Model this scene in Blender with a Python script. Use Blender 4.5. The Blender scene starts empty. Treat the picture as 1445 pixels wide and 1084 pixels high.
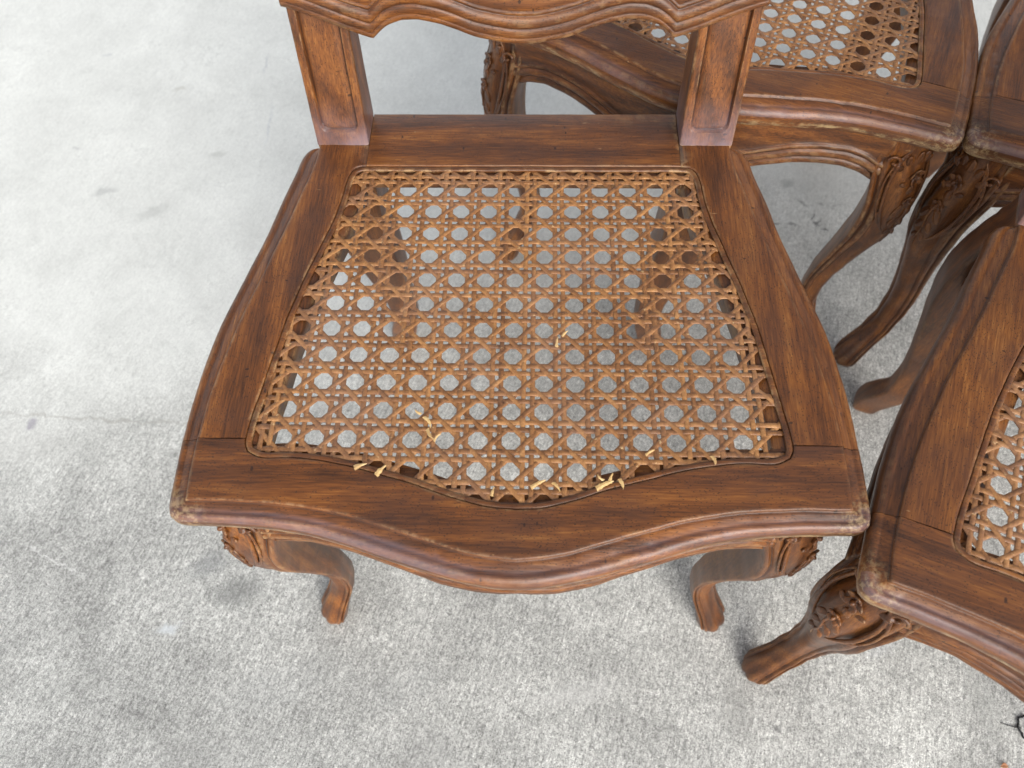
import bpy, math, random
import numpy as np
from mathutils import Matrix, Vector, noise

sc = bpy.context.scene
C = sc.collection
U = 0.00112            # lengths below are written in units of 1.12 mm
H = 385.0              # seat height in those units
R = math.radians

# ---------------------------------------------------------------- camera
cam_d = bpy.data.cameras.new('camera'); cam = bpy.data.objects.new('camera', cam_d); C.objects.link(cam)
pi_, ya_, ro_, f_ = 1.07296944, -0.0613489329, -0.0429689922, 1100.0
cp, sp, c_, s_ = math.cos(pi_), math.sin(pi_), math.cos(ya_), math.sin(ya_)
F = Vector((s_*cp, c_*cp, -sp)); Rt = Vector((c_, -s_, 0)); Up = Rt.cross(F)
R2 = math.cos(ro_)*Rt + math.sin(ro_)*Up; U2 = -math.sin(ro_)*Rt + math.cos(ro_)*Up
M = Matrix((R2, U2, -F)).transposed().to_4x4()
M.translation = Vector((11.8, -434.6, 473.0 + H)) * U
cam.matrix_world = M
cam_d.sensor_width = 36; cam_d.lens = 36*f_/1445.0
cam_d.clip_start = 0.02; cam_d.clip_end = 200
cam_d.dof.use_dof = True; cam_d.dof.focus_distance = 600*U; cam_d.dof.aperture_fstop = 7.0
sc.camera = cam

# ---------------------------------------------------------------- daylight
SUN_EL, SUN_AZ = R(31), R(158)          # azimuth clockwise from +Y
w = bpy.data.worlds.new('World'); sc.world = w; w.use_nodes = True
nt = w.node_tree; nt.nodes.clear()
wo = nt.nodes.new('ShaderNodeOutputWorld'); bg = nt.nodes.new('ShaderNodeBackground')
sky = nt.nodes.new('ShaderNodeTexSky'); sky.sky_type = 'NISHITA'; sky.sun_disc = False
sky.sun_elevation = SUN_EL; sky.sun_rotation = SUN_AZ
sky.air_density = 1.0; sky.dust_density = 2.5; sky.ozone_density = 1.0
hs = nt.nodes.new('ShaderNodeHueSaturation'); hs.inputs['Saturation'].default_value = 0.30
nt.links.new(sky.outputs[0], hs.inputs['Color']); nt.links.new(hs.outputs[0], bg.inputs[0])
bg.inputs[1].default_value = 0.15
nt.links.new(bg.outputs[0], wo.inputs[0])
sl = bpy.data.lights.new('sun', 'SUN'); sl.energy = 1.5; sl.angle = R(50); sl.color = (1.0, 0.95, 0.88)
so = bpy.data.objects.new('sun', sl); C.objects.link(so)
sd = Vector((math.sin(SUN_AZ)*math.cos(SUN_EL), math.cos(SUN_AZ)*math.cos(SUN_EL), math.sin(SUN_EL)))
so.rotation_euler = sd.to_track_quat('Z', 'Y').to_euler(); so.location = sd*5
sc.view_settings.view_transform = 'Standard'; sc.view_settings.look = 'None'
sc.view_settings.exposure = 0.70; sc.view_settings.gamma = 1.0

rng = random.Random(7)

# ---------------------------------------------------------------- material helpers
class NT:
    def __init__(s, name):
        s.m = bpy.data.materials.new(name); s.m.use_nodes = True
        s.t = s.m.node_tree; s.t.nodes.clear()
        s.out = s.n('ShaderNodeOutputMaterial'); s.p = s.n('ShaderNodeBsdfPrincipled')
        s.l(s.p.outputs[0], s.out.inputs[0])
    def n(s, k, **kw):
        o = s.t.nodes.new(k)
        for a, b in kw.items(): setattr(o, a, b)
        return o
    def l(s, a, b): s.t.links.new(a, b)
    def put(s, sock, v):
        if isinstance(v, bpy.types.NodeSocket): s.l(v, sock)
        else: sock.default_value = v
    def math(s, op, a, b=0.0, c=None, clamp=False):
        o = s.n('ShaderNodeMath', operation=op, use_clamp=clamp); s.put(o.inputs[0], a); s.put(o.inputs[1], b)
        if c is not None: s.put(o.inputs[2], c)
        return o.outputs[0]
    def mix(s, f, a, b, mode='MIX'):
        o = s.n('ShaderNodeMix', data_type='RGBA', blend_type=mode)
        s.put(o.inputs[0], f)
        for i, v in ((6, a), (7, b)):
            if isinstance(v, bpy.types.NodeSocket): s.l(v, o.inputs[i])
            else: o.inputs[i].default_value = (*v, 1)
        return o.outputs[2]
    def ramp(s, v, stops, interp='LINEAR'):
        o = s.n('ShaderNodeValToRGB'); o.color_ramp.interpolation = interp
        e = o.color_ramp.elements
        while len(e) < len(stops): e.new(.5)
        for q, (p, c) in zip(e, stops):
            q.position = p; q.color = (c, c, c, 1) if not isinstance(c, tuple) else (*c, 1)
        s.l(v, o.inputs[0]); return o.outputs[0]
    def coord(s, scale=(1, 1, 1), rot=(0, 0, 0), loc=(0, 0, 0), src='Object'):
        t = s.n('ShaderNodeTexCoord'); m = s.n('ShaderNodeMapping')
        m.inputs['Scale'].default_value = scale; m.inputs['Rotation'].default_value = rot; m.inputs['Location'].default_value = loc
        s.l(t.outputs[src], m.inputs[0]); return m.outputs[0]
    def noise(s, v, scale, detail=4, rough=.55, dist=0.0, fac=True):
        o = s.n('ShaderNodeTexNoise'); s.l(v, o.inputs['Vector']); o.inputs['Scale'].default_value = scale
        o.inputs['Detail'].default_value = detail; o.inputs['Roughness'].default_value = rough; o.inputs['Distortion'].default_value = dist
        return o.outputs[0] if fac else o.outputs[1]
    def bump(s, h, strength, dist, normal=None):
        o = s.n('ShaderNodeBump'); o.inputs['Strength'].default_value = strength; o.inputs['Distance'].default_value = dist
        s.l(h, o.inputs['Height'])
        if normal is not None: s.l(normal, o.inputs['Normal'])
        return o.outputs[0]

def add_vec(k, a, b):
    o = k.n('ShaderNodeVectorMath', operation='ADD'); k.l(a, o.inputs[0]); k.l(b, o.inputs[1]); return o.outputs[0]

def wood(name, axis, tone=(1, 1, 1), bloom_sheen=0.0):
    k = NT(name)
    oi = k.n('ShaderNodeObjectInfo')
    cx_ = k.n('ShaderNodeCombineXYZ')
    for q, m_ in enumerate((31.0, 57.0, 43.0)): k.l(k.math('MULTIPLY', oi.outputs['Random'], m_), cx_.inputs[q])
    off = k.n('ShaderNodeVectorMath', operation='ADD'); k.l(oi.outputs['Location'], off.inputs[0]); k.l(cx_.outputs[0], off.inputs[1])
    def co(a, b):      # a across the grain, b along
        sc_ = [a, a, a]; sc_[axis] = b
        return add_vec(k, k.coord(tuple(sc_)), off.outputs[0])
    fig = k.noise(co(12, 4.5), 1.0, 4, .5, .8)             # broad figure of the beech
    streak = k.noise(co(420, 22), 1.0, 5, .7, .2)           # grain lines
    fine = k.noise(co(900, 60), 1.0, 2, .5)
    blotch = k.noise(co(11, 11), 1.0, 4, .65, .6)
    wv = k.n('ShaderNodeTexWave', wave_type='RINGS', rings_direction='XYZ'[axis])
    k.l(co(22, 5), wv.inputs[0]); wv.inputs['Scale'].default_value = .9; wv.inputs['Distortion'].default_value = 5.5
    wv.inputs['Detail'].default_value = 3; wv.inputs['Detail Scale'].default_value = 1.2
    v = k.math('ADD', k.math('MULTIPLY_ADD', fig, .24, .04), k.math('MULTIPLY', streak, .36))
    v = k.math('ADD', v, k.math('MULTIPLY', wv.outputs[0], .10))
    v = k.math('ADD', v, k.math('MULTIPLY', fine, .26))
    col = k.ramp(v, [(.34, (.030, .0110, .0046)), (.44, (.080, .0280, .0085)), (.52, (.140, .0465, .0118)), (.60, (.215, .0765, .0170)), (.72, (.37, .160, .042))])
    # darker, browner stain patches
    dk = k.ramp(blotch, [(.40, 0.0), (.66, 1.0)])
    col = k.mix(k.math('MULTIPLY', dk, .72), col, k.mix(.7, col, (.055, .026, .018), 'MIX'))
    # pores and fly specks of the antiqued finish
    vo = k.n('ShaderNodeTexVoronoi', feature='F1'); k.l(co(760, 330), vo.inputs['Vector']); vo.inputs['Scale'].default_value = 1.0
    sel = k.math('GREATER_THAN', k.noise(co(70, 70), 1.0, 2), .44)
    sp1 = k.math('MULTIPLY', k.math('LESS_THAN', vo.outputs['Distance'], .24), sel)
    vo2 = k.n('ShaderNodeTexVoronoi', feature='F1'); k.l(co(60, 105), vo2.inputs['Vector']); vo2.inputs['Scale'].default_value = 1.0
    vo2.inputs['Randomness'].default_value = 1
    rsel = k.n('ShaderNodeSeparateColor'); k.l(vo2.outputs['Color'], rsel.inputs[0])
    wob = k.math('MULTIPLY', k.noise(co(240, 240), 1.0, 3), .16)
    nick = k.math('MULTIPLY', k.math('LESS_THAN', k.math('ADD', vo2.outputs['Distance'], wob), .19), k.math('GREATER_THAN', rsel.outputs[0], .77))
    col = k.mix(k.math('MULTIPLY', sp1, .75), col, (.018, .008, .005))
    col = k.mix(k.math('MULTIPLY', nick, .8), col, (.022, .010, .006))
    # worn arrises show pale bare wood, creases are darkened
    geo = k.n('ShaderNodeNewGeometry')
    wn = k.noise(co(85, 85), 1.0, 5, .75)
    edge = k.ramp(geo.outputs['Pointiness'], [(.515, 0.0), (.57, 1.0)])
    wear = k.math('MULTIPLY', k.math('MULTIPLY', edge, k.ramp(wn, [(.47, .08), (.58, 1.0)])), k.ramp(k.noise(co(9, 9), 1.0, 3), [(.42, .15), (.60, 1.0)]))
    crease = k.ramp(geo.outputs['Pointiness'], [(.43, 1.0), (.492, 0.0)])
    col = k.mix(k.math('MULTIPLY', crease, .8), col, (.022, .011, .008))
    col = k.mix(k.math('MULTIPLY', wear, .75), col, (.46, .29, .14))
    # rare scratches through the finish
    scn = k.noise(add_vec(k, k.coord((40, 260, 120), (0, 0, .6)), off.outputs[0]), 1.0, 3, .6, .5)
    scr = k.ramp(scn, [(.735, 0.0), (.765, 1.0)])
    col = k.mix(k.math('MULTIPLY', scr, .55), col, (.46, .29, .14))
    # milky violet wax bloom on the posts, painted sky sheen on the front edge
    if bloom_sheen > 0 and axis == 0:       # bare rubbed wood on the lower arris and on the corners of the seat rail
        sy = k.n('ShaderNodeSeparateXYZ'); k.l(k.coord(), sy.inputs[0])
        zq = k.math('MULTIPLY_ADD', sy.outputs[2], 1/U, -H)
        low = k.math('MULTIPLY', k.ramp(k.math('MULTIPLY', zq, -.04), [(.50, 0.0), (.62, 1.0), (.84, 1.0), (.92, 0.0)]), k.ramp(k.noise(co(120, 45), 1.0, 5, .8), [(.47, 0.0), (.60, .8)]))
        cor = k.math('MULTIPLY', k.ramp(k.math('ADD', k.math('ABSOLUTE', sy.outputs[0]), k.math('MULTIPLY', sy.outputs[1], -1)), [(.525, 0.0), (.555, 1.0)]), k.ramp(k.noise(co(210, 210), 1.0, 5, .8), [(.48, 0.0), (.58, .75)]))
        cor = k.math('MULTIPLY', cor, k.math('LESS_THAN', zq, -2.0))
        col = k.mix(k.math('MAXIMUM', low, cor), col, (.44, .31, .155))
    if bloom_sheen > 0:
        # wax at the foot of a post; rounded front edge gets a painted sky reflection
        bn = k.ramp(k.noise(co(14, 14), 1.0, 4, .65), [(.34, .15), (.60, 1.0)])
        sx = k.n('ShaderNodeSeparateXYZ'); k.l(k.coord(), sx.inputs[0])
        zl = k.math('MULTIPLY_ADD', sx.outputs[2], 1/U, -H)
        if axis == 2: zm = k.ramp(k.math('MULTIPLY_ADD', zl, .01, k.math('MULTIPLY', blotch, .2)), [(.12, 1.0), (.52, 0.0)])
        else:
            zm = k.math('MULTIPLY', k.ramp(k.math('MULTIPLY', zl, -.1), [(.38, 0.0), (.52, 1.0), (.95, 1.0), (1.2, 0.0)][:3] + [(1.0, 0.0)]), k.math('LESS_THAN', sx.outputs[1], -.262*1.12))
        col = k.mix(k.math('MULTIPLY', k.math('MULTIPLY', bn, zm), bloom_sheen), col, (.26, .215, .26))
    rr = k.math('MULTIPLY_ADD', oi.outputs['Random'], .22, .90)
    tn = k.n('ShaderNodeHueSaturation'); k.l(col, tn.inputs['Color']); k.l(rr, tn.inputs['Value'])
    col = k.mix(1.0, tn.outputs[0], tone, 'MULTIPLY')
    k.l(col, k.p.inputs['Base Color'])
    rg = k.math('ADD', k.math('MULTIPLY_ADD', blotch, .22, .26), k.math('MULTIPLY', wear, .25))
    k.l(rg, k.p.inputs['Roughness'])
    k.p.inputs['Specular IOR Level'].default_value = .32
    k.p.inputs['Coat Weight'].default_value = .24
    k.l(k.math('MULTIPLY_ADD', wn, .5, .10), k.p.inputs['Coat Roughness'])
    hgt = k.math('ADD', k.math('MULTIPLY', streak, .5), k.math('MULTIPLY', fine, .35))
    hgt = k.math('SUBTRACT', hgt, k.math('MULTIPLY', sp1, 1.2))
    hgt = k.math('SUBTRACT', hgt, k.math('MULTIPLY', nick, 2.5))
    hgt = k.math('ADD', hgt, k.math('MULTIPLY', k.noise(co(55, 40), 1.0, 3), 1.0))
    k.l(k.bump(hgt, .5, .0007), k.p.inputs['Normal'])
    return k.m

def cane_mat(name, pale=False):
    k = NT(name); oi = k.n('ShaderNodeObjectInfo')
    co = k.coord((1, 1, 1))
    off = k.n('ShaderNodeVectorMath', operation='SCALE'); k.l(co, off.inputs[0]); off.inputs['Scale'].default_value = 1
    n1 = k.noise(co, 170, 5, .7); n2 = k.noise(co, 640, 4, .7); n3 = k.noise(co, 17, 3)
    v = k.math('ADD', k.math('MULTIPLY', n1, .55), k.math('MULTIPLY', n2, .3))
    v = k.math('ADD', v, k.math('MULTIPLY_ADD', oi.outputs['Random'], .13, .0))
    if pale: st = [(.3, (.46, .26, .09)), (.55, (.70, .48, .21)), (.8, (.82, .66, .38))]
    else: st = [(.34, (.10, .041, .016)), (.46, (.225, .098, .034)), (.57, (.345, .162, .056)), (.67, (.48, .250, .095)), (.80, (.78, .56, .30))]
    col = k.ramp(v, st)
    geo = k.n('ShaderNodeNewGeometry')
    chip = k.ramp(k.noise(co, 210, 4, .7), [(.64, 0.0), (.70, 1.0)])
    col = k.mix(k.math('MULTIPLY', chip, .55), col, (.78, .58, .30))
    col = k.mix(k.ramp(n3, [(.45, 0.0), (.68, .38)]), col, (.26, .15, .10))
    k.l(col, k.p.inputs['Base Color']); k.p.inputs['Roughness'].default_value = .38
    k.p.inputs['Specular IOR Level'].default_value = .5
    k.l(k.bump(k.math('ADD', n2, k.math('MULTIPLY', n1, .5)), .4, .0005), k.p.inputs['Normal'])
    return k.m

TONES = {'centre': (1.0, 1.0, 1.0)}
W = [wood('wood_grain_x', 0), wood('wood_grain_y', 1), wood('wood_grain_z', 2)]
WP = wood('wood_post', 2, bloom_sheen=.52)
WF = wood('wood_front_rail', 0, bloom_sheen=.26)
CANE = cane_mat('cane'); PALE = cane_mat('split_cane', True)

# ---------------------------------------------------------------- concrete ground
def px(x, y): return Vector((x*U, y*U))
def concrete():
    k = NT('concrete')
    co = k.coord()
    br = k.coord((1, 1, 1), (0, 0, R(17.5)))
    sep = k.n('ShaderNodeSeparateXYZ'); k.l(co, sep.inputs[0])
    big = k.noise(co, 1.6, 5, .6, .4); mid = k.noise(co, 9, 6, .65, .3); fin = k.noise(co, 130, 8, .86); grit = k.noise(co, 900, 3, .8)
    mp = k.n('ShaderNodeMapping'); k.l(br, mp.inputs[0]); mp.inputs['Scale'].default_value = (480, 36, 1)
    broom = k.noise(mp.outputs[0], 1.0, 5, .72, .25)
    mp2 = k.n('ShaderNodeMapping'); k.l(br, mp2.inputs[0]); mp2.inputs['Scale'].default_value = (300, 60, 1)
    groove = k.noise(mp2.outputs[0], 1.0, 4, .68, .5)
    # slab smoother away to the far left; its paler colour there paints brighter light
    g = k.math('MULTIPLY_ADD', sep.outputs[0], -.30, k.math('MULTIPLY_ADD', sep.outputs[1], 1.1, .06))
    g = k.math('ADD', g, k.math('MULTIPLY_ADD', big, .7, -.35))
    smooth = k.ramp(g, [(-.04, 0.0), (.42, 1.0)])
    base = k.mix(smooth, k.mix(k.ramp(k.math('ADD', sep.outputs[0], big), [(.15, 0.0), (1.0, 1.0)]), (.410, .412, .395), (.500, .502, .482)), k.mix(k.ramp(sep.outputs[0], [(.0, 0.0), (.45, 1.0)]), (.65, .66, .63), (.59, .595, .565)))
    v = k.ramp(mid, [(.32, .76), (.68, 1.18)])
    base = k.mix(k.math('MULTIPLY_ADD', smooth, -.6, 1.0), base, k.mix(1.0, base, v, 'MULTIPLY'))
    tex = k.math('SUBTRACT', 1.0, k.math('MULTIPLY', smooth, .78))
    sp_ = k.ramp(fin, [(.36, .30), (.46, .95), (.60, 1.3)])
    base = k.mix(k.math('MULTIPLY', tex, .62), base, k.mix(1.0, base, sp_, 'MULTIPLY'))
    bs = k.ramp(broom, [(.37, .62), (.5, 1.0), (.63, 1.26)])
    base = k.mix(k.math('MULTIPLY', tex, .70), base, k.mix(1.0, base, bs, 'MULTIPLY'))
    pit = k.ramp(k.math('MULTIPLY', k.ramp(groove, [(.30, 1.0), (.39, 0.0)]), k.ramp(fin, [(.35, .3), (.55, 1.0)])), [(.0, 0.0), (1.0, 1.0)])
    base = k.mix(k.math('MULTIPLY', k.math('MULTIPLY', pit, tex), .55), base, (.105, .11, .11))
    gr = k.ramp(grit, [(.38, .35), (.5, 1.0), (.62, 1.55)])
    base = k.mix(k.math('MULTIPLY', tex, .8), base, k.mix(1.0, base, gr, 'MULTIPLY'))
    # faint mottling of the smooth part
    mot = k.ramp(k.noise(co, 26, 5, .6), [(.55, 0.0), (.75, 1.0)])
    base = k.mix(k.math('MULTIPLY', mot, .16), base, (.36, .37, .35))
    vp = k.n('ShaderNodeTexVoronoi', feature='F1'); k.l(add_vec(k, co, k.coord((.2, .2, .2))), vp.inputs['Vector']); vp.inputs['Scale'].default_value = 210
    vs = k.n('ShaderNodeSeparateColor'); k.l(vp.outputs['Color'], vs.inputs[0])
    hole = k.math('MULTIPLY', k.math('LESS_THAN', k.math('ADD', vp.outputs['Distance'], k.math('MULTIPLY', fin, .3)), .36), k.math('GREATER_THAN', vs.outputs[0], .66))
    base = k.mix(k.math('MULTIPLY', k.math('MULTIPLY', hole, tex), .7), base, (.12, .12, .115))
    # pale and dark sand grains in the cement skin
    vg = k.n('ShaderNodeTexVoronoi', feature='F1'); k.l(co, vg.inputs['Vector']); vg.inputs['Scale'].default_value = 520
    vgs = k.n('ShaderNodeSeparateColor'); k.l(vg.outputs['Color'], vgs.inputs[0])
    grain = k.mix(vgs.outputs[1], (.45, .45, .44), (1.6, 1.6, 1.58))
    base = k.mix(k.math('MULTIPLY', tex, .55), base, k.mix(1.0, base, grain, 'MULTIPLY'))
    # hairline crazing
    ve = k.n('ShaderNodeTexVoronoi', feature='DISTANCE_TO_EDGE'); k.l(add_vec(k, co, k.n('ShaderNodeVectorMath', operation='SCALE').outputs[0]), ve.inputs['Vector']); ve.inputs['Scale'].default_value = 5
    wv_ = k.n('ShaderNodeVectorMath', operation='MULTIPLY_ADD'); k.l(k.noise(co, 14, 6, .75, fac=False), wv_.inputs[0]); wv_.inputs[1].default_value = (.16, .16, .16); k.l(co, wv_.inputs[2]); k.l(wv_.outputs[0], ve.inputs['Vector'])
    craze = k.math('MULTIPLY', k.ramp(ve.outputs['Distance'], [(.0, 1.0), (.006, 0.0)]), k.ramp(mid, [(.50, 0.0), (.60, .55)]))
    base = k.mix(craze, base, (.20, .20, .19))
    # individual stains: x, y (scene units), radii, angle, colour, strength, raggedness
    wob = k.noise(co, 60, 5, .7, fac=False)
    woff = k.n('ShaderNodeVectorMath', operation='MULTIPLY_ADD'); k.l(wob, woff.inputs[0]); woff.inputs[1].default_value = (.03, .03, .03)
    k.l(co, woff.inputs[2])
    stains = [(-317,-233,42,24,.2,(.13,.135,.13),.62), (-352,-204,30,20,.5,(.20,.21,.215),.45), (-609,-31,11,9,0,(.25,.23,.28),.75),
        (374,366,16,12,0,(.22,.23,.22),.45), (405,291,5,15,-.5,(.06,.06,.06),.8), (398,303,3.5,10,-.7,(.06,.06,.06),.7), (346,291,7,3.5,0,(.07,.07,.07),.7),
        (366,288,13,3.5,-.2,(.10,.10,.10),.6), (411,279,4.5,4,0,(.06,.06,.06),.7), (388,330,3.5,14,.5,(.12,.12,.12),.55), (415,325,5,4,0,(.13,.13,.13),.6), (432,322,9,3,0,(.2,.2,.2),.5),
        (259,-361,7,5,0,(.11,.11,.11),.8), (222,-345,22,46,.2,(.25,.25,.235),.45), (-382,-274,17,8,.3,(.62,.66,.68),.75), (-619,345,26,10,.3,(.36,.37,.36),.6),
        (-541,305,34,14,.6,(.42,.43,.41),.55), (-470,420,22,10,.2,(.40,.41,.38),.5), (-431,619,3,26,0,(.30,.33,.38),.5), (-402,480,2.5,60,.05,(.38,.41,.46),.4),
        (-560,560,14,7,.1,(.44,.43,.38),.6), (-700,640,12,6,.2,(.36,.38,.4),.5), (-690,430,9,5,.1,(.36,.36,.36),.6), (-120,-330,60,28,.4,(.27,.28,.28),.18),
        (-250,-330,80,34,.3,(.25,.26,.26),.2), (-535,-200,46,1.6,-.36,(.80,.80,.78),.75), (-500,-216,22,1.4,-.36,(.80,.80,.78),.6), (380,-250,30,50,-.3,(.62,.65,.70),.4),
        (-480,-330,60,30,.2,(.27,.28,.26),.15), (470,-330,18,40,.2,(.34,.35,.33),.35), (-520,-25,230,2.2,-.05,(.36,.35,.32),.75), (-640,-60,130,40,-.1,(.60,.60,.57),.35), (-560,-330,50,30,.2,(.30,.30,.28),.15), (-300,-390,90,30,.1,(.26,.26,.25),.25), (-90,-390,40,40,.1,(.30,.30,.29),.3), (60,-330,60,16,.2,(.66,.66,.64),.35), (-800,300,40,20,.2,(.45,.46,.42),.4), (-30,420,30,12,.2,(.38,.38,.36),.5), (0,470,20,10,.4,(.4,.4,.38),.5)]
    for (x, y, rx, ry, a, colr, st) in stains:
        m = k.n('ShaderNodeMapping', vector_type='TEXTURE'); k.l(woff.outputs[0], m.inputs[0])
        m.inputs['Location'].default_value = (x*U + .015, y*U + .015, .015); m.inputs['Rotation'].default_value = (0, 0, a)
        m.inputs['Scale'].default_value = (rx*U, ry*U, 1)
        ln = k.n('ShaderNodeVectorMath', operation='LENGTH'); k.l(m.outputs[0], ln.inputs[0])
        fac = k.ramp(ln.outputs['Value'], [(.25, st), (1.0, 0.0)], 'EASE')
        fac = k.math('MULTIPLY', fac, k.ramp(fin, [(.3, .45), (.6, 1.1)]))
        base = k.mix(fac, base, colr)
    k.l(base, k.p.inputs['Base Color'])
    k.l(k.math('MULTIPLY_ADD', tex, .28, .58), k.p.inputs['Roughness']); k.p.inputs['Specular IOR Level'].default_value = .35
    h = k.math('ADD', k.math('MULTIPLY', broom, .9), k.math('MULTIPLY', fin, .7))
    h = k.math('ADD', h, k.math('MULTIPLY', grit, .25)); h = k.math('SUBTRACT', h, k.math('ADD', k.math('MULTIPLY', pit, .6), hole))
    h = k.math('MULTIPLY', h, tex)
    h = k.math('ADD', h, k.math('MULTIPLY', mid, .5))
    k.l(k.bump(h, .38, .0026), k.p.inputs['Normal'])
    return k.m

def link_mesh(name, verts, faces, mat, parent=None, smooth=True, scale=U, zoff=H, rough=0.0):
    v = np.array(verts, float)
    if rough:
        for i in range(len(v)):
            q = Vector(v[i]) * .045
            v[i] += np.array(noise.noise_vector(q)) * rough + np.array(noise.noise_vector(q*6)) * rough*.28
    v = (v + [0, 0, zoff]) * scale
    me = bpy.data.meshes.new(name); me.from_pydata(v.tolist(), [], faces); me.update()
    if smooth:
        for p in me.polygons: p.use_smooth = True
    me.materials.append(mat)
    o = bpy.data.objects.new(name, me); C.objects.link(o)
    if parent: o.parent = parent
    return o

def fix(o):
    import bmesh
    bm = bmesh.new(); bm.from_mesh(o.data); bmesh.ops.remove_doubles(bm, verts=bm.verts, dist=1e-6)
    bmesh.ops.recalc_face_normals(bm, faces=bm.faces); bm.to_mesh(o.data); bm.free(); o.data.update()
    return o

g = link_mesh('ground', [(-20, -20, 0), (20, -20, 0), (20, 20, 0), (-20, 20, 0)], [(0, 1, 2, 3)], concrete(), scale=1, zoff=0)
g['kind'] = 'structure'

# ---------------------------------------------------------------- curve helpers
def resample(P, n, smooth=True, close=False):
    P = np.array(P, float)
    if smooth and len(P) > 2:
        Q = []
        for i in range(len(P)-1):
            a = P[i-1] if i else 2*P[0]-P[1]; b, c = P[i], P[i+1]; d = P[i+2] if i+2 < len(P) else 2*P[-1]-P[-2]
            # centripetal-ish: scale tangents by neighbouring chord lengths
            lb = np.linalg.norm(c-b); la = np.linalg.norm(b-a)+1e-9; lc = np.linalg.norm(d-c)+1e-9
            t1 = ((b-a)/la*lb + (c-b))/2; t2 = ((c-b) + (d-c)/lc*lb)/2
            for t in np.linspace(0, 1, 12)[:-1]:
                t2_, t3_ = t*t, t*t*t
                Q.append((2*t3_-3*t2_+1)*b + (t3_-2*t2_+t)*t1 + (-2*t3_+3*t2_)*c + (t3_-t2_)*t2)
        Q.append(P[-1]); P = np.array(Q)
    s = np.concatenate([[0], np.cumsum(np.linalg.norm(np.diff(P, axis=0), axis=1))])
    t = np.linspace(0, s[-1], n)
    return np.stack([np.interp(t, s, P[:, i]) for i in range(P.shape[1])], -1)

def table(z, keys, k=9):
    """smooth interpolation of (z, value) keys, z falling"""
    a = sorted(keys); xs = np.array([q[0] for q in a]); ys = np.array([q[1] for q in a])
    zz = np.linspace(xs[0], xs[-1], 300); v = np.interp(zz, xs, ys)
    pad = np.concatenate([np.full(k, v[0]) , v, np.full(k, v[-1])])
    pad[:k] = v[0] - (v[1:k+1][::-1]-v[0]); pad[-k:] = v[-1] - (v[-k-1:-1][::-1]-v[-1])
    ker = np.hanning(2*k+1+2)[1:-1]; ker /= ker.sum()
    v = np.convolve(pad, ker, 'valid')
    return np.interp(z, zz, v)

# seat plan (right half; x > 0), local chair coordinates, y to the back
SIDE_OUT = [(173,48),(179,48.5),(184,44),(189,22),(194,0),(201,-40),(208,-70),(215,-100),(222,-130),(226,-160),(228,-190),(228.5,-222)]
SIDE_BEAD = [(169.5,47),(170.5,27),(176,0),(183,-35),(191,-72),(200,-110),(206,-140),(210,-165),(213,-190),(214.5,-222)]
SIDE_INN = [(128,24),(134,23.3),(138.5,20),(142,10),(144,-12),(149,-38),(158,-72),(167,-110),(173,-145),(177.5,-180),(181,-207),(182,-222)]
F1_OUT = [(228.5,-222),(228,-250),(227,-268),(225,-273.5)]
F1_BEAD = [(214.5,-222),(214.3,-245),(213,-265.5)]
F1_INN = [(182,-222),(181.5,-226),(179,-231)]
F2_OUT = [(225,-273.5),(220,-276.8),(205,-277.5),(180,-278.5),(145,-281.5),(115,-288),(82,-298.5),(55,-306.5),(30,-312.5),(12,-315.5),(0,-315.8)]
F2_BEAD = [(213,-265.5),(183,-265.5),(140,-268.5),(110,-273.5),(83,-281),(60,-288),(37,-295),(20,-298.8),(0,-301)]
F2_INN = [(179,-231),(170,-235),(150,-235),(128,-237),(108,-241),(86,-247),(61,-254),(38,-262),(18,-267),(0,-268.5)]
BACK_INN = [(0,24),(128,24)]

def frame_profile(o, b, i, n):
    """o outer, b bead line, i opening line, n unit vector from i towards the cane"""
    L = lambda a: o*(1-a)+b*a
    I = lambda a: i+n*a
    P = [(L(.9),-24),(L(.50),-22.5),(L(.20),-21.5),(L(.14),-20.6),(L(.12),-19.6),(L(.04),-17.8),(L(0),-14),(L(.005),-11.2),(L(.04),-8.6),(L(.11),-6.5),(L(.20),-5.2),(L(.30),-4.6),(L(.40),-4.7),(L(.47),-5.0),
         (L(.54),-4.6),(L(.66),-3.9),(L(.78),-3.2),(L(.88),-2.7),(L(.95),-2.7),(L(.98),-2.2),(L(1.0),-.5)]
    m = b*.93 + i*.07; P += [(b + (i-b)/np.linalg.norm(i-b)*.9, 0.0), (b+(i-b)/np.linalg.norm(i-b)*3, 0.05)]
    for a in (.25, .5, .75): P.append((b*(1-a)+(i-n*3)*a, 0.05))
    P += [(I(-2.2),0.05),(I(-.7),0.0),(I(-.2),-.4),(I(0),-1.6),(I(.5),-3.4),(I(1.2),-4.2),(I(12),-4.4),(I(12.6),-5.2),(I(12.8),-21.5),(I(-10),-23)]
    return P

def normals_in(c, centre=np.array([0, -120.])):
    t = np.gradient(c, axis=0); n = np.stack([-t[:,1], t[:,0]], -1); n /= np.linalg.norm(n, axis=1)[:,None]+1e-9
    for j in range(len(n)):
        if np.dot(n[j], centre-c[j]) < 0: n[j] *= -1
    return n

def loft(sections, closed_ring=True, caps=True):
    V, Fc = [], []; m = len(sections[0])
    for s in sections: V += list(s)
    for a in range(len(sections)-1):
        for b in range(m if closed_ring else m-1):
            b2 = (b+1) % m
            Fc.append((a*m+b, a*m+b2, (a+1)*m+b2, (a+1)*m+b))
    if caps:
        Fc.append(tuple(range(m-1, -1, -1))); e = (len(sections)-1)*m; Fc.append(tuple(e+b for b in range(m)))
    return V, Fc

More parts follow.
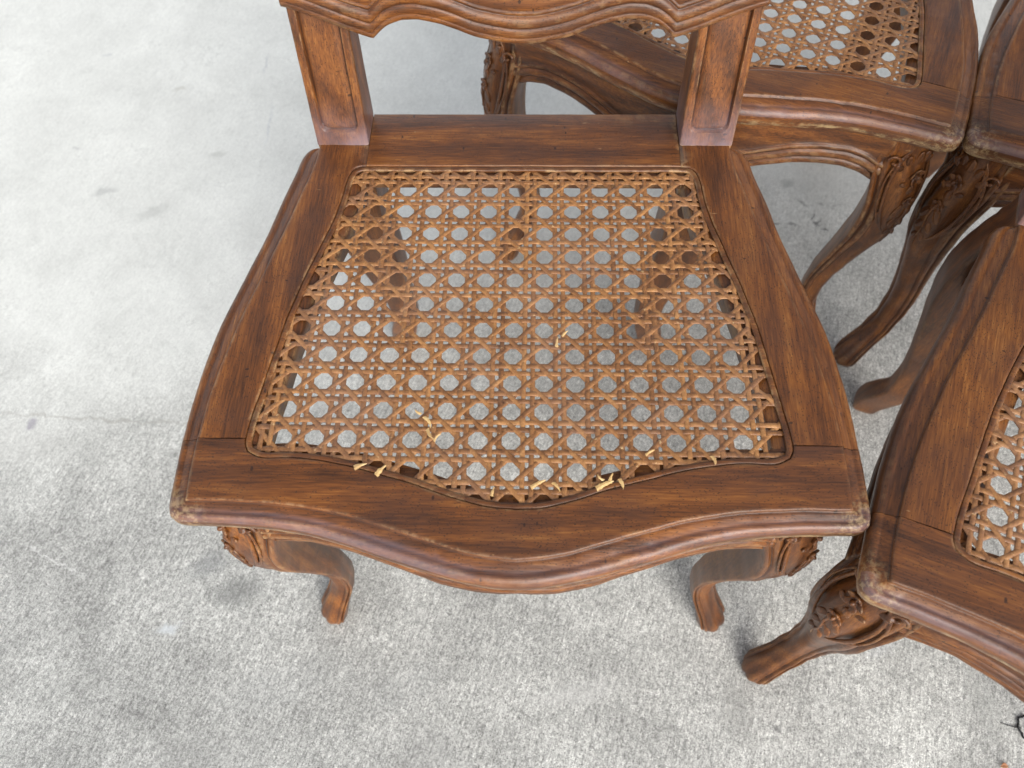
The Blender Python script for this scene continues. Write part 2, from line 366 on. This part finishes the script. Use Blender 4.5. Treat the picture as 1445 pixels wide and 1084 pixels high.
def rail_sections(segs):
    S = []
    for (o, b, i, n) in segs:
        O, B, I = resample(o, n), resample(b, n), resample(i, n)
        N = normals_in(I)
        for j in range(n):
            S.append((O[j], B[j], I[j], N[j]))
    return S
def mir(a): return [(-x, y) for x, y in a]

NICKS = [(rng.uniform(-225, 225), rng.uniform(-318, -265), rng.uniform(2, 5)) for _ in range(46)] + \
        [(sgn*(228+rng.uniform(-14, 0)), rng.uniform(-260, 30), rng.uniform(2, 4.5)) for _ in range(16) for sgn in (-1, 1)]
def dent(V):
    V = np.array(V, float)
    for (x, y, r) in NICKS:
        d2 = (V[:,0]-x)**2 + (V[:,1]-y)**2
        k = np.exp(-d2/(r*r)*1.4)*(V[:,2] > -12)
        V[:,2] -= k*.55
    return V

def build_rail(name, S, mat, parent):
    secs = []
    for (O, B, I, N) in S:
        secs.append([(p[0], p[1], z) for p, z in frame_profile(O, B, I, N)])
    V, Fc = loft(secs, caps=False); V = dent(V)
    return fix(link_mesh(name, V, Fc, mat, parent, rough=.35))

def weld(mesh_list):
    V, Fc = [], []
    for v, f in mesh_list:
        o = len(V); V += [tuple(q) for q in v]; Fc += [tuple(i+o for i in q) for q in f]
    return V, Fc

def tube(P, r, n=8, flat=1.0, taper=False):
    P = [np.array(p, float) for p in P]; secs = []
    for i, p in enumerate(P):
        t = P[min(i+1, len(P)-1)]-P[max(i-1, 0)]; t /= np.linalg.norm(t)+1e-9
        a = np.cross(t, [0, 0, 1.0]); 
        if np.linalg.norm(a) < 1e-3: a = np.array([1., 0, 0])
        a /= np.linalg.norm(a); b = np.cross(a, t)
        rr = r[i] if hasattr(r, '__len__') else r
        secs.append([tuple(p + a*math.cos(q)*rr + b*math.sin(q)*rr*flat) for q in np.linspace(0, 2*math.pi, n, endpoint=False)])
    return loft(secs)

def blob(c, ax, r, nu=10, nv=6):
    """ellipsoid at c with axes ax (3 unit vectors) and radii r"""
    V, Fc = [], []
    for i in range(nv+1):
        th = math.pi*i/nv
        for j in range(nu):
            ph = 2*math.pi*j/nu
            q = np.array(c) + ax[0]*r[0]*math.sin(th)*math.cos(ph) + ax[1]*r[1]*math.sin(th)*math.sin(ph) + ax[2]*r[2]*math.cos(th)
            V.append(tuple(q))
    for i in range(nv):
        for j in range(nu):
            Fc.append((i*nu+j, i*nu+(j+1) % nu, (i+1)*nu+(j+1) % nu, (i+1)*nu+j))
    return V, Fc

# ---------------------------------------------------------------- legs
FL_OUT = [(-18,206),(-40,211),(-60,215),(-77,219),(-100,221.5),(-125,221),(-150,217.5),(-180,210),(-211,203),(-245,196),(-279,191.5),(-312,191.5),(-338,199),(-356,208),(-370,214),(-381,215.5),(-385,213.5)]
FL_INN = [(-18,170),(-60,172),(-77,176),(-100,181),(-125,182),(-155,181),(-190,177),(-230,172),(-250,169.5),(-287,168),(-320,170),(-338,176),(-360,183),(-378,187),(-385,189)]
def leg_section(xi, xo, yf, yb, sgn, z, bead=1.0):
    """perimeter; front face has a double bead along its inner edge, as has the side face along its rear edge"""
    wx, wy = xo-xi, yb-yf; P = []
    def face(n, w, a, b):           # offsets (t mm from inner edge, out mm)
        k = min(1.0, w/40.0)*bead*1.45
        return [(0.0,0.0),(.8,.9*k),(2.4,1.8*k),(4.2,1.5*k),(5.6,.2*k),(6.2,-.5*k),(7,.3*k),(8.6,1.4*k),(11,1.7*k),(13,1.1*k),(14.4,-.3*k),(15.2,-.8*k),(16.2,-.5*k),(19,-.9*k)]
    rc = .42*min(wx, wy)
    sc = min(1.0, wx/40)
    for t, o in face(14, wx, 0, 0): P.append((xi+t*sc, yf-o))
    for q in np.linspace(0, math.pi/2, 7):
        P.append((xo-rc+rc*math.sin(q), yf+rc-rc*math.cos(q)))
    sc2 = min(1.0, wy/40)
    for t, o in reversed(face(14, wy, 0, 0)): P.append((xo+o, yb-t*sc2))
    P += [(xi+wx*.6, yb), (xi+3, yb), (xi, yb-3), (xi, yf+wy*.4)]
    e = max(0.0, min(1.0, (-z-285)/70.0))*.8
    if e:
        cx, cy = (xi+xo)/2, (yf+yb)/2; Q = []
        for x, y in P:
            u, v = (x-cx)/(wx/2), (y-cy)/(wy/2); m = max(abs(u), abs(v), 1e-6); l = math.hypot(u, v)
            f = 1 + (m/l*1.06-1)*e if l > 0 else 1
            Q.append((cx+(x-cx)*f, cy+(y-cy)*f))
        P = Q
    return [(sgn*x, y, z) for x, y in P]
def front_leg(sgn, name, parent):
    zs = np.concatenate([np.linspace(-18, -375, 110), [-379, -382, -384, -385]])
    xo = table(zs, FL_OUT); xi = table(zs, FL_INN)
    secs = []
    for z, a, b in zip(zs, xi, xo):
        e = 0 if z > -381 else (.8 if z > -383.5 else 1.8)
        bead = 1.0 if z > -300 else (min(1.35, 1+(-300-z)/80) if z > -368 else max(.3, 1.35-(-368-z)/12))
        yf, yb = -(b+52.5), -(a+52.5)
        # toe leans to the front
        secs.append(leg_section(a+e, b-e, yf+e, yb-e, sgn, z, bead))
    V, Fc = loft(secs)
    o = fix(link_mesh(name, V, Fc, W[2], parent, rough=.5))
    # carved flower with leaves on the knee
    n = np.array([sgn*.7071, -.7071, 0]); t = np.array([sgn*.7071, .7071, 0]); zz = np.array([0, 0, 1.])
    def onr(z, s=0.0, lift=0.0):
        a = float(table(np.array([z]), FL_OUT)[0]); i_ = float(table(np.array([z]), FL_INN)[0]); rc = .42*(a-i_)
        k = rc*(1-.7071)
        d = abs(s); drop = 0 if d < 3 else (d-3)*.55
        return np.array([sgn*(a-k), -(a+52.5)+k, z]) + t*s + n*(lift-drop)
    L = []
    for (z0, s0, r0) in [(-64, 1, 5.6), (-90, -1, 4.4)]:
        L.append(blob(onr(z0, s0, 1.8), (n, t, zz), (2.8, r0*.42, r0*.42)))
        for q in range(5):
            a = q*2*math.pi/5+.3
            u = t*math.cos(a)+zz*math.sin(a); v_ = -t*math.sin(a)+zz*math.cos(a)
            tip = (n*.45+u*.9)/np.linalg.norm(n*.45+u*.9); nn = np.cross(tip, v_); nn /= np.linalg.norm(nn)
            L.append(blob(onr(z0+math.sin(a)*r0*.85, s0+math.cos(a)*r0*.85, .6), (nn, tip, v_), (1.5, r0*.85, r0*.62)))
    leaves = [(-46,0,10,1.57,4.2),(-49,-8,10,1.95,3.8),(-49,8,10,1.19,3.8),(-56,-14,9,2.5,3.4),(-56,14,9,.64,3.4),(-77,-2,8,1.57,3.6),(-72,-8,7,-.5,2.8),(-74,8,7,3.6,2.8)]
    for q in range(3):
        zq = -100-q*15; sz = 1.15-q*.2
        leaves += [(zq, -5*sz, 10*sz, 1.12, 3.6*sz), (zq-4, 5*sz, 10*sz, 2.02, 3.6*sz)]
    L.append(tube([onr(-92-6*q, .8*math.sin(q), 1.0) for q in range(11)], [1.6-.1*q for q in range(11)], 6))
    for (z0, s0, ln, an, wd) in leaves:
        u = t*math.cos(an)+zz*math.sin(an); v_ = np.cross(n, u)
        L.append(blob(onr(z0, s0, -.4), (n, u, v_), (2.1, ln*.85, wd*1.1)))
        L.append(tube([onr(z0, s0, 1.3)+u*ln*q for q in (-.6, -.2, .2, .6)], [.4, .8, .8, .4], 5))
    for side in (-1, 1):             # C scrolls framing the flower
        for off_, rad in ((0, 1.9), (4.2, 1.2)):
            P = [onr(-36-a*96, side*(8+(13+off_)*math.sin(math.pi*a)**.8), .2) for a in np.linspace(0, 1, 18)]
            L.append(tube(P, [rad*(.5+.6*math.sin(math.pi*i/17)) for i in range(18)], 6))
        P = [onr(-50+6*math.sin(a)*(1-a/8), side*(20+6*math.cos(a)*(1-a/8)), .7) for a in np.linspace(0, 6, 18)]
        L.append(tube(P, 1.6, 6))
    V, Fc = weld(L)
    kc = fix(link_mesh('knee_carving', V, Fc, W[2], o, rough=.6))
    rm = kc.modifiers.new('fuse', 'REMESH'); rm.mode = 'VOXEL'; rm.voxel_size = .62*U; rm.use_smooth_shade = True
    sm = kc.modifiers.new('worn', 'SMOOTH'); sm.factor = .5; sm.iterations = 3
    return o

RL_OUT = [(-1,172),(-14,172),(-30,180),(-60,185),(-85,187),(-121,184),(-175,173),(-210,165),(-257,157),(-299,155),(-322,161),(-345,167),(-365,169),(-380,168),(-385,165)]
RL_INN = [(-1,128.5),(-14,128.5),(-30,130),(-80,132),(-121,132),(-175,129),(-210,128),(-257,128),(-299,128),(-322,131),(-345,136),(-365,140),(-385,143)]
RL_F = [(-1,46.6),(-30,46),(-80,44),(-121,46),(-175,52),(-210,56),(-257,62),(-299,66),(-330,74),(-360,82),(-385,86)]
RL_B = [(-1,84),(-30,85),(-80,90),(-121,93),(-175,93),(-210,91),(-257,90),(-299,93),(-330,103),(-355,111),(-372,113),(-385,110)]
def rear_leg(sgn, parent):
    zs = np.concatenate([np.linspace(-1, -375, 90), [-379, -382, -384, -385]])
    xo, xi, yf, yb = (table(zs, q) for q in (RL_OUT, RL_INN, RL_F, RL_B))
    secs = []
    for z, a, b, f, k in zip(zs, xi, xo, yf, yb):
        e = 0 if z > -381 else (.8 if z > -383.5 else 1.8); a += e; b -= e; f += e; k -= e
        r = 2.0 if z > -25 else 5.0; P = []
        for cx, cy, q0, rr in ((a+2.5, f+2.5, math.pi, 2.5), (b-4, f+4, 1.5*math.pi, 4), (b-r*1.6, k-r*1.6, 0, r*1.6), (a+r, k-r, .5*math.pi, r)):
            for q in np.linspace(q0, q0+math.pi/2, 5): P.append((sgn*(cx+rr*math.cos(q)), cy+rr*math.sin(q), z))
        secs.append(P)
    V, Fc = loft(secs)
    return fix(link_mesh('rear_leg', V, Fc, W[2], parent, rough=.5))

# ---------------------------------------------------------------- aprons
APRON_Z = [(0,-78.5),(3,-80),(9,-84),(22,-86.5),(45,-86),(62,-82),(80,-76),(100,-70.5),(125,-67.5),(147,-67.5),(163,-71),(178,-79)]
APRON_Y = [(0,-301.5),(30,-299),(55,-294),(82,-286.5),(115,-277),(145,-270.5),(180,-266.5)]
BANDS = [(0,0,),(.8,1.2),(2.2,2.1),(4,2.4),(6,2.0),(7.4,.8),(8,.2),(8.8,1.4),(10.5,3.0),(13,3.9),(15.5,3.5),(17.2,2.2),(18,1.1),(18.8,1.9),(20.5,2.6),(22,2.2),(23,.9),(23.8,0)]
def apron_front(parent):
    xs = np.linspace(-181, 181, 190); cols = []
    ax = np.abs(xs)
    zb = np.interp(ax, *zip(*APRON_Z)); yf = table(ax, APRON_Y, 6)
    ker = np.hanning(7)[1:-1]; ker /= ker.sum(); zb2 = np.convolve(np.pad(zb, 2, 'edge'), ker, 'valid'); zb = np.where(ax < 5, zb, zb2)
    for x, z, y in zip(xs, zb, yf):
        d = np.array(BANDS); P = [(x, y+20, z+1), (x, y+1.5, z+.2)]
        for a, o in BANDS: P.append((x, y-o, z+a))
        top = -21.5
        for q in (.3, .7, 1.0):
            P.append((x, y, (z+24)*(1-q)+top*q))
        P.append((x, y+20, top)); cols.append(P)
    V, Fc = loft(cols)
    return fix(link_mesh('front_apron', V, Fc, W[0], parent, rough=.35))
def apron_side(sgn, parent):
    ys = np.linspace(-232, 52, 120)
    O = np.array(SIDE_OUT+[(228,-250)]); o = np.argsort(O[:,1]); xo = np.interp(ys, O[o,1], O[o,0])-11
    xo = np.where(ys > 40, 172, xo); xo = np.convolve(np.pad(xo, 3, 'edge'), np.ones(7)/7, 'valid')
    zb = np.interp(ys, [-232,-222,-205,-180,-100,0,30,52], [-86,-79,-72,-68,-64,-70,-76,-86])
    zb = np.convolve(np.pad(zb, 3, 'edge'), np.ones(7)/7, 'valid'); cols = []
    for x, y, z in zip(xo, ys, zb):
        P = [(sgn*(x-20), y, z+1), (sgn*(x-1.5), y, z+.2)]
        for a, of in BANDS: P.append((sgn*(x+of), y, z+a))
        for q in (.5, 1.0): P.append((sgn*x, y, (z+24)*(1-q)-21.5*q))
        P.append((sgn*(x-20), y, -21.5)); cols.append(P)
    V, Fc = loft(cols)
    return fix(link_mesh('side_apron', V, Fc, W[1], parent, rough=.35))
def box(x0, x1, y0, y1, z0, z1, r=1.2):
    secs = []
    for z, e in ((z0, r), (z0+r, 0), (z1-r, 0), (z1-.3*r, .3*r), (z1, r)):
        secs.append([(x0+e, y0+e, z), (x1-e, y0+e, z), (x1-e, y1-e, z), (x0+e, y1-e, z)])
    return loft(secs)

# ---------------------------------------------------------------- back
LEAN = .21
def post(sgn, parent):
    xs = [0, .6, 1.4, 3.5, 5.6, 6.3, 6.9, 7.5, 8.6, 10.5, 14, 18, 22, 26, 30, 33, 34.8, 35.8, 36.4, 37.1, 38, 40.5, 42, 42.7, 43.2]
    zs = [0, .6, 1.5, 3, 6, 9, 10.5, 11.4, 12.2, 13, 14, 15, 16.5, 18, 20, 22] + list(np.linspace(25, 120, 40)) + list(np.linspace(140, 420, 12))
    V = []; nx = len(xs); hw = 21.6
    for z in zs:
        for x in xs:
            u = x-hw; # signed distance to panel, a tall slot with a rounded bottom end
            bw = 15.2; zb = 11.5; rr = 7
            dx, dz = abs(u)-(bw-rr), (zb+rr)-z
            d = (math.hypot(max(dx, 0), max(dz, 0)) + min(max(dx, dz), 0)) - rr   # <0 inside
            dep = 0.0
            if d < 0: dep = 3.0*min(1, -d/1.0) - 1.5*min(1, max(0, (-d-1.6)/2.0))
            if x in (0, 43.2) : dep += 1.4
            if x in (.6, 42.7): dep += .4
            wv = 0 if z < 60 else 0
            V.append((sgn*(150+u), 46.5+LEAN*z+dep, z+.3))
    rows = []
    for i, z in enumerate(zs):
        f = V[i*nx:(i+1)*nx]; dp = 37.5 - 9*min(1, z/90.0); yb = 46.5+LEAN*z+dp; l, r_ = f[0], f[-1]
        row = list(f)
        for q in (.04, .1, .25, .5, .75, .9, .96): row.append((r_[0], r_[1]*(1-q)+yb*q, z+.3))
        for q in (.02, .2, .5, .8, .98): row.append((r_[0]*(1-q)+l[0]*q, yb, z+.3))
        for q in (.96, .9, .75, .5, .25, .1, .04): row.append((l[0], l[1]*(1-q)+yb*q, z+.3))
        rows.append(row)
    V, Fc = loft(rows)
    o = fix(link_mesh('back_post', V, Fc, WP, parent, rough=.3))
    for p in o.data.polygons: p.use_smooth = True
    o.data.set_sharp_from_angle(angle=R(40))
    return o
RAIL_Z = [(0,87.5),(10,88),(22,90),(35,93),(50,98.5),(62,102.5),(76,105),(88,104.3),(98,101),(105,96),(110,91.2),(113,91.5),(120,93.8),(127,96),(140,101),(150,105),(160,108.5),(174,112.5)]
RBANDS = [(-.1,-1.0),(0,0),(1,1.3),(2.6,2.0),(4.6,2.3),(5.2,1.9),(5.8,2.4),(8,3.1),(10.5,3.3),(11.5,3.0),(12.2,2.2),(12.9,2.9),(14.5,3.9),(17,4.3),(19.5,3.9),(20.6,2.6),(21.3,1.9),(22,2.7),(23.4,3.1),(24.2,2.3),(25,2.6),(29,2.9),(40,2.6)]
def back_rail(parent, name='lower_back_rail', flip=False):
    xs = np.concatenate([np.linspace(-174, -111, 44), np.linspace(-110, 110, 140), np.linspace(111, 174, 44)])
    zb = np.interp(np.abs(xs), *zip(*RAIL_Z)); cols = []
    zs = np.convolve(np.pad(zb, 2, 'edge'), np.hanning(7)[1:-1]/np.hanning(7)[1:-1].sum(), 'valid')
    zb = np.where(np.abs(np.abs(xs)-110) < 3, zb, zs)
    for x, z in zip(xs, zb):
        bow = -3.5*(1-(x/174)**2)
        y0 = 46.5-1.5+bow
        P = [(x, y0+LEAN*z+24, z+2), (x, y0+LEAN*z+3, z-.6)]
        for a, o in RBANDS:
            zz = z+a
            P.append((x, y0+LEAN*zz-o, zz))
        top = 150.0
        P += [(x, y0+LEAN*top-1.2, top), (x, y0+LEAN*top+22, top)]
        if flip: P = [(q[0], 46.5*2*0+q[1]+LEAN*(500-2*q[2]), 500-q[2]) for q in P]
        cols.append(P)
    V, Fc = loft(cols)
    return fix(link_mesh(name, V, Fc, W[0], parent, rough=.4))

# ---------------------------------------------------------------- cane
INN_R = np.vstack([resample([(0,24),(127,24)], 60, False), resample(SIDE_INN[0:], 110), resample(F1_INN, 8)[1:], resample(F2_INN, 90)[1:]])
INN_ALL = np.vstack([INN_R, (INN_R*[-1, 1])[::-1][1:-1]])
def inset(poly, d):
    P = np.vstack([poly[-1:], poly, poly[:1]]); t = P[2:]-P[:-2]; n = np.stack([-t[:,1], t[:,0]], -1); n /= np.linalg.norm(n, axis=1)[:,None]+1e-9
    for j in range(len(n)):
        if np.dot(n[j], np.array([0,-120.])-poly[j]) < 0: n[j] *= -1
    return poly + n*d, n
CLIP, _ = inset(INN_ALL, 2.8)
def clip_line(p, d):
    ts = []
    A = CLIP; B = np.roll(CLIP, -1, axis=0); nrm = np.array([-d[1], d[0]])
    sa, sb = (A-p)@nrm, (B-p)@nrm
    for i in np.nonzero(sa*sb < 0)[0]:
        q = A[i]+(B[i]-A[i])*sa[i]/(sa[i]-sb[i]); ts.append((q-p)@d)
    if len(ts) < 2: return None
    return min(ts), max(ts)
G = 22.0; X0 = 7-5.5*G
def strand_mesh(name, p, d, t0, t1, kz, w, r, jit):
    """kz(t) -> height of the strand centre"""
    n = max(6, int((t1-t0)/2.6)); nrm = np.array([-d[1], d[0]]); secs = []
    ph = r.uniform(0, 9); am = jit
    for t in np.linspace(t0, t1, n):
        c = p + d*t + nrm*am*(math.sin(t*.045+ph)*.6+math.sin(t*.13+ph*2)*.3)
        z = kz(t); ed = min(1, min(t-t0, t1-t)/5.0); z = z*ed - .9*(1-ed) - 1.9 - 1.6*sag(c)
        ww = w*(1+.07*math.sin(t*.21+ph*3))
        sec = []
        for a, h in ((-1, -.2), (-.85, .2), (0, .3), (.85, .2), (1, -.2), (0, -.34)):
            q = c+nrm*a*ww; sec.append((q[0], q[1], z+h*1.15))
        secs.append(sec)
    return loft(secs)
def sag(c):
    return max(0, 1-((c[0])/170)**2)*max(0, 1-((c[1]+110)/140)**2)
def near(v, ks, s, amp):       # sum of bumps of height amp at values ks (mod handled by caller)
    return sum(a*math.exp(-((v-k)/s)**2) for k, a in ks)
def make_cane(parent, seed, broken=True):
    r = random.Random(seed); hw = 1.74; off = 2.95; out = []
    def wrap(v): return (v % G)
    def bumps(v, items):       # periodic gaussians: (centre mod G, amplitude, sigma)
        s = 0
        for c, a, sg in items:
            dd = (v-c+G/2) % G - G/2; s += a*math.exp(-(dd/sg)**2)
        return s
    idx = 0
    def add(p, d, kz, w, key):
        cl = clip_line(p, d)
        if cl is None or cl[1]-cl[0] < 14: return
        t0, t1 = cl
        out.append((key, p, d, t0, t1, kz, w))
    # pairs running front to back; plain weave with the pairs running side to side
    for c in range(-4, 16):
        for k, s_ in ((0, -1), (1, 1)):
            x = X0+(c+.5)*G+s_*off+r.uniform(-.25, .25)
            sg = 1 if k else -1
            def kz(t, x=x, sg=sg): # t = y
                v = t            # pairs at y = -(r+.5)G +- off
                return bumps(v, [(-G/2-off, .5*sg, 2.2), (-G/2+off, -.5*sg, 2.2), (0, 0, 1)])
            add(np.array([x, 0.]), np.array([0, 1.]), kz, hw, 'v')
    for q in range(-1, 12):
        for k, s_ in ((0, -1), (1, 1)):
            y = -(q+.5)*G+s_*off+r.uniform(-.2, .2)
            sg = -1 if k else 1
            def kz(t, y=y, sg=sg):
                v = t-X0-G/2
                return bumps(v, [(-off, .5*sg, 2.2), (off, -.5*sg, 2.2)])
            add(np.array([0., y]), np.array([1., 0]), kz, hw*1.1, 'h')
    s2 = math.sqrt(.5)
    for q in range(-30, 40):
        # '/' strands: x - y = const through (X0+G/2 + qG, 0) ; over the front-to-back pairs, under the others
        for sl, nm in ((1, 'a'), (-1, 'b')):
            x0 = X0+(q+.5)*G+r.uniform(-.3, .3)
            p = np.array([x0, 0.]); d = np.array([s2, s2*sl])
            sg = 1 if sl == 1 else -1
            def kz(t, p=p, d=d, sg=sg):
                u = t*s2                # x offset; at u = mG crosses a front-to-back pair, at (m+.5)G a side-to-side pair
                return bumps(u, [(0, .42*sg, 4.2), (G/2, -.42*sg, 4.2)])
            add(p, d, kz, hw*1.04, nm)
    for key, p, d, t0, t1, kz, w in out:
        spans = [(t0, t1)]
        if broken:
            # a few strands have snapped near the front edge
            if key in 'ab' and r.random() < .10 and t1-t0 > 120:
                far = t0 if (p+d*t0)[1] < (p+d*t1)[1] else t1
                g0 = r.uniform(10, 26)
                spans = [(t0+g0, t1)] if far == t0 else [(t0, t1-g0)]
        for a, b in spans:
            V, Fc = strand_mesh('cane_strand', p, d, a, b, kz, w, r, .22)
            o = link_mesh('cane_strand', V, Fc, CANE, parent)
    # pressed-in spline round the opening
    P, N = inset(INN_ALL, 2.4); secs = []
    rr = random.Random(seed+5)
    for i in range(len(P)):
        if i % 2: continue
        n2 = N[i]; c = P[i]; wz = .35*math.sin(i*.35)+rr.uniform(-.12, .12)
        secs.append([(c[0]+n2[0]*a, c[1]+n2[1]*a, z+wz*.5-.6) for a, z in ((-2.0,-2.2),(-1.9,-.35),(-1.1,.0),(0,.12),(1.1,-.05),(1.9,-.6),(2.1,-2.6))])
    secs.append(secs[0]); V, Fc = loft(secs, caps=False)
    fix(link_mesh('cane_spline', V, Fc, W[0], parent, rough=.4))

def splinter(parent, x, y, ln, an, w, curl, r, zz=0.5):
    """a flat frayed end of cane lifting off the weave"""
    d = np.array([math.cos(an), math.sin(an), 0]); n = np.array([-d[1], d[0], 0]); secs = []; m = 8
    for i in range(m+1):
        t = i/m; c = np.array([x, y, zz]) + d*ln*t + n*math.sin(t*2.5)*curl*1.2 + np.array([0, 0, .6*abs(curl)*math.sin(t*math.pi*.8)])
        ww = w*.62*(1-.8*t**2)*(.7+.5*r.random()); tw = curl*.35*t
        a = n*math.cos(tw)+np.array([0, 0, math.sin(tw)])
        secs.append([tuple(c-a*ww), tuple(c+np.array([0,0,.35])), tuple(c+a*ww), tuple(c-np.array([0,0,.3]))])
    V, Fc = loft(secs); return link_mesh('cane_splinter', V, Fc, PALE, parent, smooth=False)

# ---------------------------------------------------------------- the chair
def make_chair():
    root = bpy.data.objects.new('cane_chair', None); C.objects.link(root); root.empty_display_size = .1
    ss = rail_sections([(SIDE_OUT, SIDE_BEAD, SIDE_INN, 120)])
    for sgn in (1, -1):
        S = [(o*[sgn, 1], b*[sgn, 1], i*[sgn, 1], n*[sgn, 1]) for o, b, i, n in ss]
        # joint with the front rail is a hairline gap
        S[-1] = tuple(S[-1][j] + (np.array([0, .35]) if j < 3 else 0) for j in range(4))
        lead = [(S[0][0], S[0][1], np.array([sgn*128.15, y]), np.zeros(2)) for y in np.linspace(46.2, 27.3, 9)]
        S = lead + S
        o = build_rail('seat_side_rail', S, W[1], root)
    fr = rail_sections([(F1_OUT, F1_BEAD, F1_INN, 26), (F2_OUT, F2_BEAD, F2_INN, 120)])
    fl = [(o*[-1, 1], b*[-1, 1], i*[-1, 1], n*[-1, 1]) for o, b, i, n in fr]
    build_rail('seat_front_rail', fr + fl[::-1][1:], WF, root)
    # back rail: flat board between the posts, with the same lip and ledge on the cane side
    prof = [(84,-2),(83.4,-.6),(82,.05),(60,.05),(40,.05),(26.5,.05),(24.7,0),(24.25,-.5),(24,-2.2),(23.5,-3.6),(22.8,-4.2),(12,-4.4),(11.4,-5.2),(11.2,-12),(14,-14),(62,-26),(84,-26)]
    xs = np.linspace(-127.9, 127.9, 80); V, Fc = loft([[(x, y, z) for y, z in prof] for x in xs])
    o = fix(link_mesh('seat_back_rail', V, Fc, W[0], root, rough=.2)); o.data.set_sharp_from_angle(angle=R(40))
    V, Fc = box(-140, 140, 62, 82, -62, -26.5)
    fix(link_mesh('rear_apron', V, Fc, W[0], root, smooth=False))
    for sgn in (1, -1):
        front_leg(sgn, 'front_leg', root); rear_leg(sgn, root); apron_side(sgn, root); post(sgn, root)
    apron_front(root); back_rail(root); back_rail(root, 'crest_rail', True)
    make_cane(root, 3)
    return root

chair = make_chair()
def tag(o, label, cat, group=None, kind=None):
    o['label'] = label; o['category'] = cat
    if group: o['group'] = group
    if kind: o['kind'] = kind
def copy_tree(o, parent=None, skip=()):
    c = o.copy(); C.objects.link(c)
    if parent: c.parent = parent
    for ch in [x for x in KIDS.get(o.name, [])]: copy_tree(ch, c)
    return c
KIDS = {}
for ob in list(bpy.data.objects):
    if ob.parent: KIDS.setdefault(ob.parent.name, []).append(ob)
GRP = 'carved cane-seat dining chairs'
for (x, y, a, lab) in [
    (254.5, 396.5, -21.58, 'brown cane-seat chair behind the centre chair, its serpentine front rail seen past the posts'),
    (521.5, -140.0, -21.26, 'brown cane-seat chair in the lower right corner, its front leg splayed out left'),
    (676.5, 241.0, -20.24, 'dark brown chair at the upper right edge, only its front corner and dark leg showing')]:
    c = copy_tree(chair); c.location = (x*U, y*U, 0); c.rotation_euler = (0, 0, R(a))
    tag(c, lab, 'chair', GRP)
tag(chair, 'whole cane-seat chair in the centre with torn cane along its front edge', 'chair', GRP)

r = random.Random(11)
# frayed ends on the centre seat, where the photograph shows them
for (x, y, ln, an, w_, cu) in [(-63,-206,13,-1.15,2.2,1.6),(-60,-215,12,-.9,2.4,-1.2),(-55,-224,9,.75,1.8,1.0),(-65,-204,7,2.4,1.8,.8),
        (-106,-244,11,.35,2.6,.4),(-91,-249,12,.85,2.8,.5),(-15,-262,8,1.3,1.8,.4),(10,-256,14,.5,2.8,.5),(24,-252,10,-1.0,2.0,.8),
        (52,-256,16,.42,3.0,.6),(61,-252,9,1.2,2.2,.8),(67,-249,9,-1.3,2.2,.6),(57,-250,7,2.2,1.5,1.2),
        (85,-232,9,.5,1.8,.6),(128,-232,8,-1.4,2.6,.8),(27,-150,11,1.4,1.9,.6),(31,-141,8,.8,1.6,.5)]:
    splinter(chair, x, y+2, ln*.78, an, w_, cu, r, .1)

# a frayed loop of black cord on the concrete at the right edge
P = []
for i in range(60):
    a = 1.9 + i/59*5.2; rad = 13.5*(1+.1*math.sin(3*a)+.05*math.sin(11*a))
    P.append((511+rad*math.cos(a)*.95, -356+rad*math.sin(a)*1.15, 1.1+.3*math.sin(i)))
tail = [(481+i*1.5, -349-3.2*math.sin(i*.12)-i*.12, .9) for i in range(14)]
L = [tube(P, [.75+.45*math.sin(i*1.7)**2 for i in range(60)], 7), tube(tail, [.3+.02*i for i in range(14)], 6)]
for i in range(0, 60, 2):
    q = np.array(P[i]); dd = np.array([r.uniform(-1, 1), r.uniform(-1, 1), r.uniform(0, .4)])*1.5
    L.append(tube([q, q+dd*.6, q+dd], [.35, .25, .1], 4))
k = NT('black_cord'); k.p.inputs['Base Color'].default_value = (.012, .012, .013, 1); k.p.inputs['Roughness'].default_value = .8
V, Fc = weld(L); cord = fix(link_mesh('black_cord', V, Fc, k.m, zoff=0))
tag(cord, 'frayed loop of black cord lying on the concrete at the right edge', 'cord')
k = NT('dry_leaf'); n_ = k.noise(k.coord(), 300, 3)
k.l(k.ramp(n_, [(.3, (.30, .11, .045)), (.7, (.55, .26, .12))]), k.p.inputs['Base Color'])
V, Fc = [], []
for i in range(9):
    t = i/8; wd = 4.2*math.sin(math.pi*min(1, t*.96+.03))
    for s_ in (-1, -.5, 0, .5, 1): V.append((470+t*8, -389+s_*wd*.6+1.2*math.sin(t*3), 1.2+abs(s_)*1.0+.8*math.sin(t*4)))
for i in range(8):
    for j in range(4): Fc.append((i*5+j, i*5+j+1, (i+1)*5+j+1, (i+1)*5+j))
leaf = link_mesh('dry_leaf', V, Fc, k.m, zoff=0)
so_ = leaf.modifiers.new('solid', 'SOLIDIFY'); so_.thickness = .0005
tag(leaf, 'tiny orange-brown dry leaf scrap on the concrete at the bottom edge', 'leaf')
